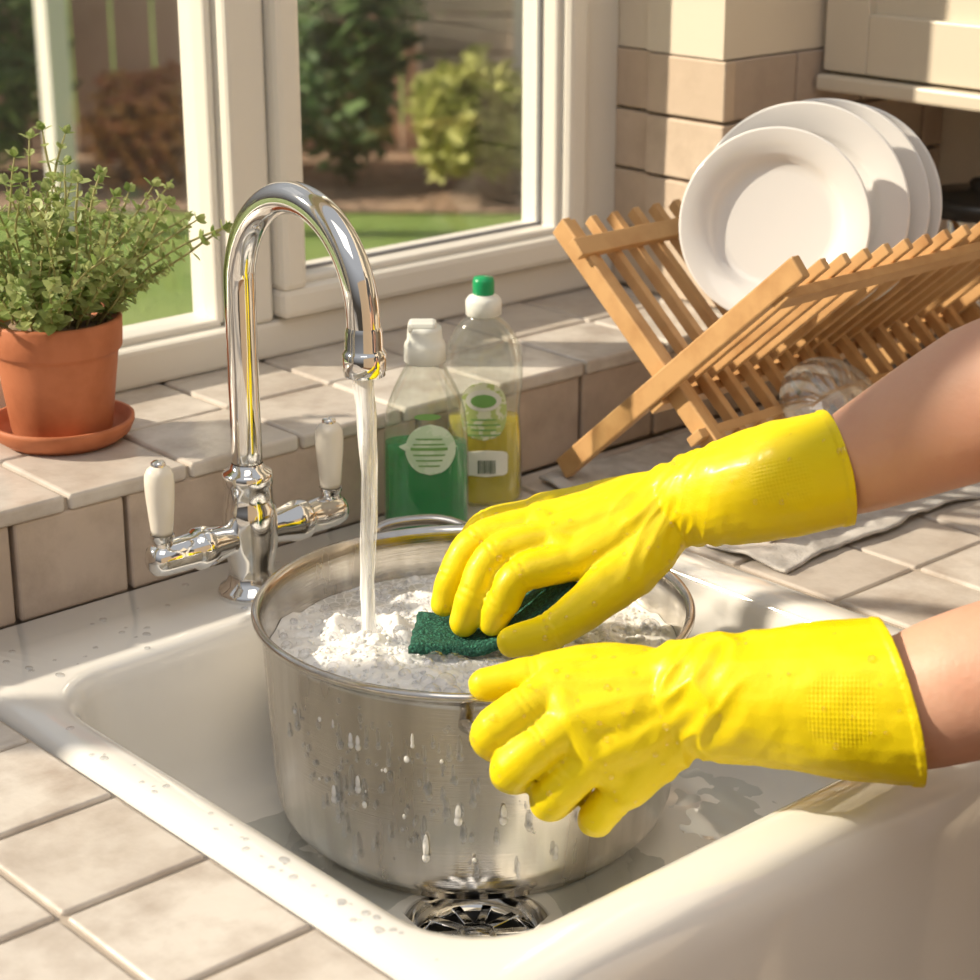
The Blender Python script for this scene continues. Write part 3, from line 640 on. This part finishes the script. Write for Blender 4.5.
def towel():
    V=[];Fs=[];nx,ny=110,80
    for i in range(nx+1):
        for j in range(ny+1):
            u=i/nx; v=j/ny
            x=.318+(.70-.318)*u; y=-.228+(.268)*v
            x+=.012*noise.noise(Vector((y*9,1,0))); y+=.014*noise.noise(Vector((x*9,3,0)))
            z=-.0018+.006*abs(noise.noise(Vector((x*18,y*18,0))))+.003*abs(noise.noise(Vector((x*50,y*40,5))))
            z+=.006*math.exp(-((y+.20+.2*(x-.34))/.012)**2)*(.5+.5*noise.noise(Vector((x*15,0,9))))
            if y>.058: y=.058
            V.append(Vector((x,y,z)))
    for i in range(nx):
        for j in range(ny): a=i*(ny+1)+j; Fs.append((a,a+ny+1,a+ny+2,a+1))
    m=P('towel_cotton',(.58,.56,.54),.9,mott=(60,(.46,.44,.42),.4,.6),bump=(500,.6,.001))
    o=obj('tea_towel',mesh('tea_towel',V,Fs),m); s=o.modifiers.new('s','SOLIDIFY'); s.thickness=.0022; s.offset=1
towel()
e=empty('storage_canister')
lathe('body',[(.0001,0),(.052,0),(.054,.003),(.054,.160),(.052,.164)],M_chrome,48,(.850,-.012,-.002),None,e)
lathe('lid',[(.055,.162),(.056,.164),(.056,.174),(.050,.180),(.014,.183),(.012,.186),(.014,.190),(.010,.194),(.0001,.195)],P('black_plastic',(.03,.028,.025),.3),48,(.850,-.012,-.002),None,e)
e=empty('wall_cupboard')
box('carcass',(.765,-.80,.285),(.95,.108,1.0),M_cab,.002,e)
for k,(a,b_) in enumerate(((-.33,.106),(-.785,-.335))):
    box('door_frame_l',(.748,b_-.05,.29),(.765,b_,.99),M_cab,.002,e); box('door_frame_r',(.748,a,.29),(.765,a+.05,.99),M_cab,.002,e)
    box('door_rail_b',(.748,a+.05,.29),(.765,b_-.05,.345),M_cab,.002,e); box('door_rail_t',(.748,a+.05,.93),(.765,b_-.05,.99),M_cab,.002,e)
    box('door_panel',(.757,a+.05,.345),(.765,b_-.05,.93),M_cab,0,e)
box('pelmet',(.740,-.80,.272),(.95,.108,.287),M_cab,.003,e)
# ------------------------------------------------------------------ gloves and arms
def H(r,h,z): return Vector((CAM.x+h*hx+r*hy, CAM.y+h*hy-r*hx, z))
def remeshed(name,V,Fs,vox,it):
    me=mesh(name,V,Fs); fixn(me); o=obj(name,me)
    md=o.modifiers.new('r','REMESH'); md.mode='VOXEL'; md.voxel_size=vox
    sm=o.modifiers.new('s','SMOOTH'); sm.factor=.6; sm.iterations=it
    dg=bpy.context.evaluated_depsgraph_get(); dg.update()
    me2=D.meshes.new_from_object(o.evaluated_get(dg)); D.objects.remove(o); me2.materials.clear(); return me2
def glove(name,chains,cuff,cuffr,seed,cutn,joints):
    V=[];Fs=[]
    def add(pts,rad,sub=5,seg=16,flat=1.0,ref=None):
        p,r=cat(pts,rad,sub); vs,fs=sweep(p,r,seg,True,flat,ref); k=len(V); V.extend(vs); Fs.extend([tuple(x+k for x in f) for f in fs])
    for ch in chains: add(*ch)
    ax=(cuff[-1]-cuff[-2]).normalized()
    add(list(cuff)+[cuff[-1]+ax*.03],list(cuffr)+[cuffr[-1]*1.03],8,32)
    me2=remeshed(name,V,Fs,.0015,4)
    bm=bmesh.new(); bm.from_mesh(me2)
    bmesh.ops.bisect_plane(bm,geom=bm.verts[:]+bm.edges[:]+bm.faces[:],plane_co=cuff[-1],plane_no=cutn,clear_outer=True)
    bm.normal_update()
    w=cuff[0]; axw=(cuff[-1]-w).normalized(); sd=-F; sd=(sd-axw*sd.dot(axw)).normalized(); td=axw.cross(sd)
    uvl=bm.loops.layers.uv.new('UVMap'); uvd={}
    for v in bm.verts:
        s=(v.co-w).dot(axw); q=v.co.copy()
        ang=math.atan2((q-w-axw*s).dot(td),(q-w-axw*s).dot(sd)); uvd[v]=(s,ang*.035)
        ca,sa=math.cos(ang),math.sin(ang)
        fold=math.exp(-((s-.008)/.026)**2)
        rid=noise.noise(Vector((s*72+seed+1.6*sa,ca*1.3,sa*1.3))); rid=1-2*abs(rid)*1.6
        d=fold*.0016*max(-1,rid)
        d+=.0010*noise.noise(q*30+Vector((seed,0,0)))+.0005*noise.noise(q*95)
        for k_,(jp,jd) in enumerate(joints):   # soft irregular creases over the finger joints
            r_=q-jp; al=r_.dot(jd)
            if r_.length<.016:
                al+=.0022*noise.noise(q*90+Vector((k_,0,0)))
                d+=-.0007*math.exp(-((al-.0015)/.0011)**2)*(.4+.9*abs(noise.noise(q*60+Vector((0,k_,3)))))-.0004*math.exp(-((al+.003)/.0010)**2)
        if s>.03: d+=.0016*noise.noise(Vector((s*20+seed,ca*1.7,sa*1.7)))*min(1,(s-.03)/.03)
        e_=(cuff[-1]-q).dot(cutn)
        if e_<.004: d+=.0008
        v.co+=v.normal*d
    for f in bm.faces:
        for l in f.loops: l[uvl].uv=uvd[l.vert]
    bm.normal_update()
    beads=bmesh.new(); vl=list(bm.verts); rn=random.Random(int(seed*10)); cnt=0
    for _ in range(5000):
        v=rn.choice(vl); s=uvd[v][0]
        if v.normal.dot(-F)<.1 or v.normal.z<-.35: continue
        if s>.03 and rn.random()<.6: continue
        r=rn.uniform(.0006,.0016) if rn.random()<.8 else rn.uniform(.0016,.0027)
        q=v.normal.to_track_quat('Z','Y').to_matrix().to_4x4()
        bmesh.ops.create_icosphere(beads,subdivisions=2,radius=r,matrix=Matrix.Translation(v.co+v.normal*r*.12)@q@Matrix.Diagonal((1,1,.65,1))); cnt+=1
        if cnt>=110: break
    bm.to_mesh(me2); bm.free()
    g=obj(name,me2,M_glove); so=g.modifiers.new('sol','SOLIDIFY'); so.thickness=.0013; so.offset=-1
    mb=D.meshes.new('water_beads'); beads.to_mesh(mb); beads.free(); obj('water_beads',mb,M_beadg,g)
    return g
M_beadg=clearmat('glove_water_bead',(1,.97,.80),.06,.02,0,.45)
def JJ(chs,n=5):
    o=[]
    for chn in chs[:n]:
        p=chn[0]
        for k in range(1,len(p)-1): o.append((p[k],(p[k+1]-p[k-1]).normalized()))
    return o
CUTN=(R*.97+U*.235).normalized()
W1=H(.1202,1.19,.114)
mi,mm,mr_,mp=H(.0532,1.165,.085),H(.0398,1.180,.094),H(.034,1.200,.097),H(.034,1.220,.0955)
ch=[]
ch.append(([mi,H(.0187,1.155,.0788),H(.0075,1.152,.0613),H(.0013,1.158,.0459)],[.0130,.0113,.0106,.0092]))
ch.append(([mm,H(.0031,1.172,.0864),H(-.0107,1.163,.0621),H(-.0165,1.165,.0425)],[.0130,.0115,.0107,.0094]))
ch.append(([mr_,H(-.0076,1.194,.0867),H(-.0236,1.187,.0655),H(-.0295,1.188,.0460)],[.0127,.0112,.0103,.0090]))
ch.append(([mp,H(-.0020,1.222,.0880),H(-.0155,1.216,.0690),H(-.0210,1.215,.0520)],[.0118,.0100,.0092,.0082]))
J=JJ(ch,4)
for q,r in ((mi,.0175),(mm,.0185),(mr_,.0175),(mp,.0155)):
    ch.append(([W1.lerp(q,0),W1.lerp(q,.5),q],[.023,.0195,.0140]))
ch.append(([W1.lerp(mi,.1),H(.0936,1.165,.086),H(.0646,1.142,.068),H(.038,1.135,.0500),H(.0141,1.136,.0420)],[.021,.0195,.0150,.0120,.0102]))
J.append((H(.038,1.135,.0500),(H(.0141,1.136,.0420)-H(.0646,1.142,.068)).normalized()))
ch.append(([mi,mm,mr_,mp],[.0130,.0135,.0132,.0118]))
c1=[W1,W1.lerp(H(.2096,1.14,.1544),.35),W1.lerp(H(.2096,1.14,.1544),.7),H(.2096,1.14,.1544)]
glove('rubber_glove',ch,c1,[.0270,.0335,.0362,.0355],3.0,CUTN,J)
W2=H(.1134,1.028,.056)
mi,mm,mr_,mp=H(.040,1.033,.058),H(.0475,1.018,.0463),H(.0600,1.012,.0280),H(.0770,1.016,.0075)
ch=[]
ch.append(([mi,H(.003,1.020,.0402),H(.004,1.038,.022),H(.016,1.047,.012)],[.0140,.0128,.0115,.0098]))
ch.append(([mm,H(.0134,1.008,.0221),H(.018,1.030,.006),H(.031,1.044,.002)],[.0140,.0128,.0115,.0100]))
ch.append(([mr_,H(.0349,1.008,.0025),H(.040,1.032,-.010),H(.052,1.046,-.008)],[.0137,.0124,.0112,.0098]))
ch.append(([mp,H(.0610,1.016,-.0142),H(.066,1.035,-.022),H(.076,1.048,-.018)],[.0125,.0110,.0100,.0088]))
J=[(c_[0][0].lerp(c_[0][1],.55),(c_[0][1]-c_[0][0]).normalized()) for c_ in ch]
for q in (mi,mm,mr_,mp):
    ch.append(([W2,W2.lerp(q,.5),q],[.028,.0225,.0155]))
ch.append(([W2.lerp(mi,.1),H(.0916,1.042,.060),H(.0586,1.048,.0640),H(.026,1.051,.0585),H(-.0029,1.051,.0530)],[.023,.0195,.0150,.0118,.0098]))
J.append((H(.026,1.051,.0585),(H(-.0029,1.051,.0530)-H(.0586,1.048,.0640)).normalized()))
ch.append(([mi,mm,mr_,mp],[.0145,.0150,.0145,.0125]))
ch.append(([W2,H(.075,1.03,.03)],[.027,.021]))
E2=H(.2250,1.0,.0668)
c2=[W2,W2.lerp(E2,.3),W2.lerp(E2,.65),E2]
glove('rubber_glove',ch,c2,[.0335,.0380,.0430,.0460],11.0,CUTN,J)
e=empty('person')
def arm(nm,pts,rad):
    p,r=cat(pts,rad,10); vs,fs=sweep(p,r,40,True); me=mesh(nm,vs,fs); fixn(me); obj(nm,me,M_skin,e)
arm('forearm_right',[H(.175,1.160,.1365),H(.2096,1.14,.1534),H(.2842,1.10,.2085),H(.364,1.06,.2587),H(.44,1.05,.33)],[.0225,.0292,.0450,.047,.046])
arm('forearm_left',[H(.175,1.014,.0595),H(.2250,1.0,.0651),H(.2677,.985,.0862),H(.3947,.95,.1435),H(.44,.92,.21)],[.033,.0370,.0415,.047,.046])
V=[];Fs=[]
def addb(pts,rad,flat=1.0,ref=None):
    p,r=cat(pts,rad,6); vs,fs=sweep(p,r,28,True,flat,ref); k=len(V); V.extend(vs); Fs.extend([tuple(x+k for x in f) for f in fs])
def HB(r,h,z): return H(r-.06,h+.06,z)
SR,SL=HB(.62,1.03,.46),HB(.64,.76,.42); ch_=HB(.68,.895,.32); pv=HB(.74,.86,-.05)
fw=Vector((-hy,hx,0))
addb([H(.425,1.05,.32),H(.50,1.06,.39),SR],[.054,.060,.062]); addb([H(.435,.915,.21),H(.51,.87,.31),SL],[.054,.060,.062])
addb([SR,HB(.65,.895,.47),SL],[.062,.085,.062])
addb([HB(.66,.895,.42),ch_,HB(.71,.88,.12),pv],[.14,.155,.135,.155],.68,fw)
addb([HB(.65,.895,.50),HB(.63,.90,.60)],[.055,.052])
obj('shirt',remeshed('shirt',V,Fs,.008,8),P('shirt_cotton',(.20,.20,.21),.85,bump=(40,.5,.006)),e)
V=[];Fs=[]
addb([HB(.74,.94,-.08),HB(.73,.95,-.45),HB(.76,.95,-.86)],[.088,.062,.045]); addb([HB(.76,.79,-.08),HB(.77,.78,-.45),HB(.80,.78,-.86)],[.088,.062,.045])
addb([HB(.74,.95,-.08),HB(.75,.87,-.06),HB(.76,.79,-.08)],[.09,.12,.09])
addb([HB(.76,.95,-.875),HB(.66,.96,-.885)],[.042,.030]); addb([HB(.80,.78,-.875),HB(.70,.79,-.885)],[.042,.030])
obj('jeans',remeshed('jeans',V,Fs,.008,8),P('denim',(.05,.07,.12),.9,bump=(60,.5,.004)),e)
# ------------------------------------------------------------------ sponge
def sponge():
    V=[];Fs=[];nx,ny=36,22; L=.104;Wd=.060; a=math.radians(-4)
    for lay in (1,-1):
        for i in range(nx+1):
            for j in range(ny+1):
                u=(i/nx-.5)*L; v=(j/ny-.5)*Wd
                ed=min(i,nx-i,j,ny-j); t=.0042*(1 if ed>1 else (.55 if ed==0 else .85))
                r=.003+u*math.cos(a)-v*math.sin(a); h=1.176+u*math.sin(a)+v*math.cos(a)
                z=.0290+max(0,u+.010)**1.3*1.5+.0022*noise.noise(Vector((u*50,v*50,2)))
                V.append(H(r+.0022*noise.noise(Vector((u*150,v*150,0))),h+.0022*noise.noise(Vector((u*150,v*150,7))),z+lay*t+.0009*noise.noise(Vector((u*400,v*400,lay)))))
    n1=(nx+1)*(ny+1)
    for i in range(nx):
        for j in range(ny):
            q=i*(ny+1)+j; Fs.append((q,q+ny+1,q+ny+2,q+1)); Fs.append((q+n1+1,q+ny+2+n1,q+ny+1+n1,q+n1))
    for i in range(nx):
        q=i*(ny+1); Fs.append((q,q+n1,q+ny+1+n1,q+ny+1)); q=i*(ny+1)+ny; Fs.append((q,q+ny+1,q+ny+1+n1,q+n1))
    for j in range(ny):
        q=j; Fs.append((q,q+1,q+1+n1,q+n1)); q=nx*(ny+1)+j; Fs.append((q,q+n1,q+1+n1,q+1))
    m=P('scourer_green',(.008,.075,.050),.8,mott=(500,(.05,.26,.17),.50,.70),bump=(600,1,.003))
    me=mesh('scouring_pad',V,Fs); fixn(me); obj('scouring_pad',me,m)
sponge()
# ------------------------------------------------------------------ lights
def look(o,d): o.rotation_euler=Vector(d).to_track_quat('-Z','Y').to_euler()
s=D.lights.new('sun','SUN'); s.energy=7.0; s.angle=math.radians(1.6); s.color=(1,.87,.69); so=D.objects.new('sun',s); COL.objects.link(so); so.location=(-2,3,3)
look(so,(.64,-.60,-.53))
a=D.lights.new('overhead_fill','AREA'); a.energy=4; a.size=.8; a.color=(1,.93,.84); ao=D.objects.new('overhead_fill',a); COL.objects.link(ao); ao.location=(-.5,-.75,1.5); look(ao,(.15,.15,-1))  # soft unseen area light added as warm fill from above; no lamp fixture
w=D.worlds.new('world'); SC.world=w; w.use_nodes=True; nt=w.node_tree; bg=nt.nodes['Background']
tc=nt.nodes.new('ShaderNodeTexCoord'); sx=nt.nodes.new('ShaderNodeSeparateXYZ'); r=nt.nodes.new('ShaderNodeValToRGB')
r.color_ramp.elements[0].position=.48; r.color_ramp.elements[0].color=(.12,.10,.08,1); r.color_ramp.elements[1].position=.76; r.color_ramp.elements[1].color=(.85,.87,.92,1)
mr=nt.nodes.new('ShaderNodeMapRange'); mr.inputs['From Min'].default_value=-1
nt.links.new(tc.outputs['Generated'],sx.inputs[0]); nt.links.new(sx.outputs['Z'],mr.inputs['Value']); nt.links.new(mr.outputs[0],r.inputs[0]); nt.links.new(r.outputs[0],bg.inputs[0]); bg.inputs[1].default_value=.58
SC.view_settings.view_transform='Standard'
SC.view_settings.look='None'
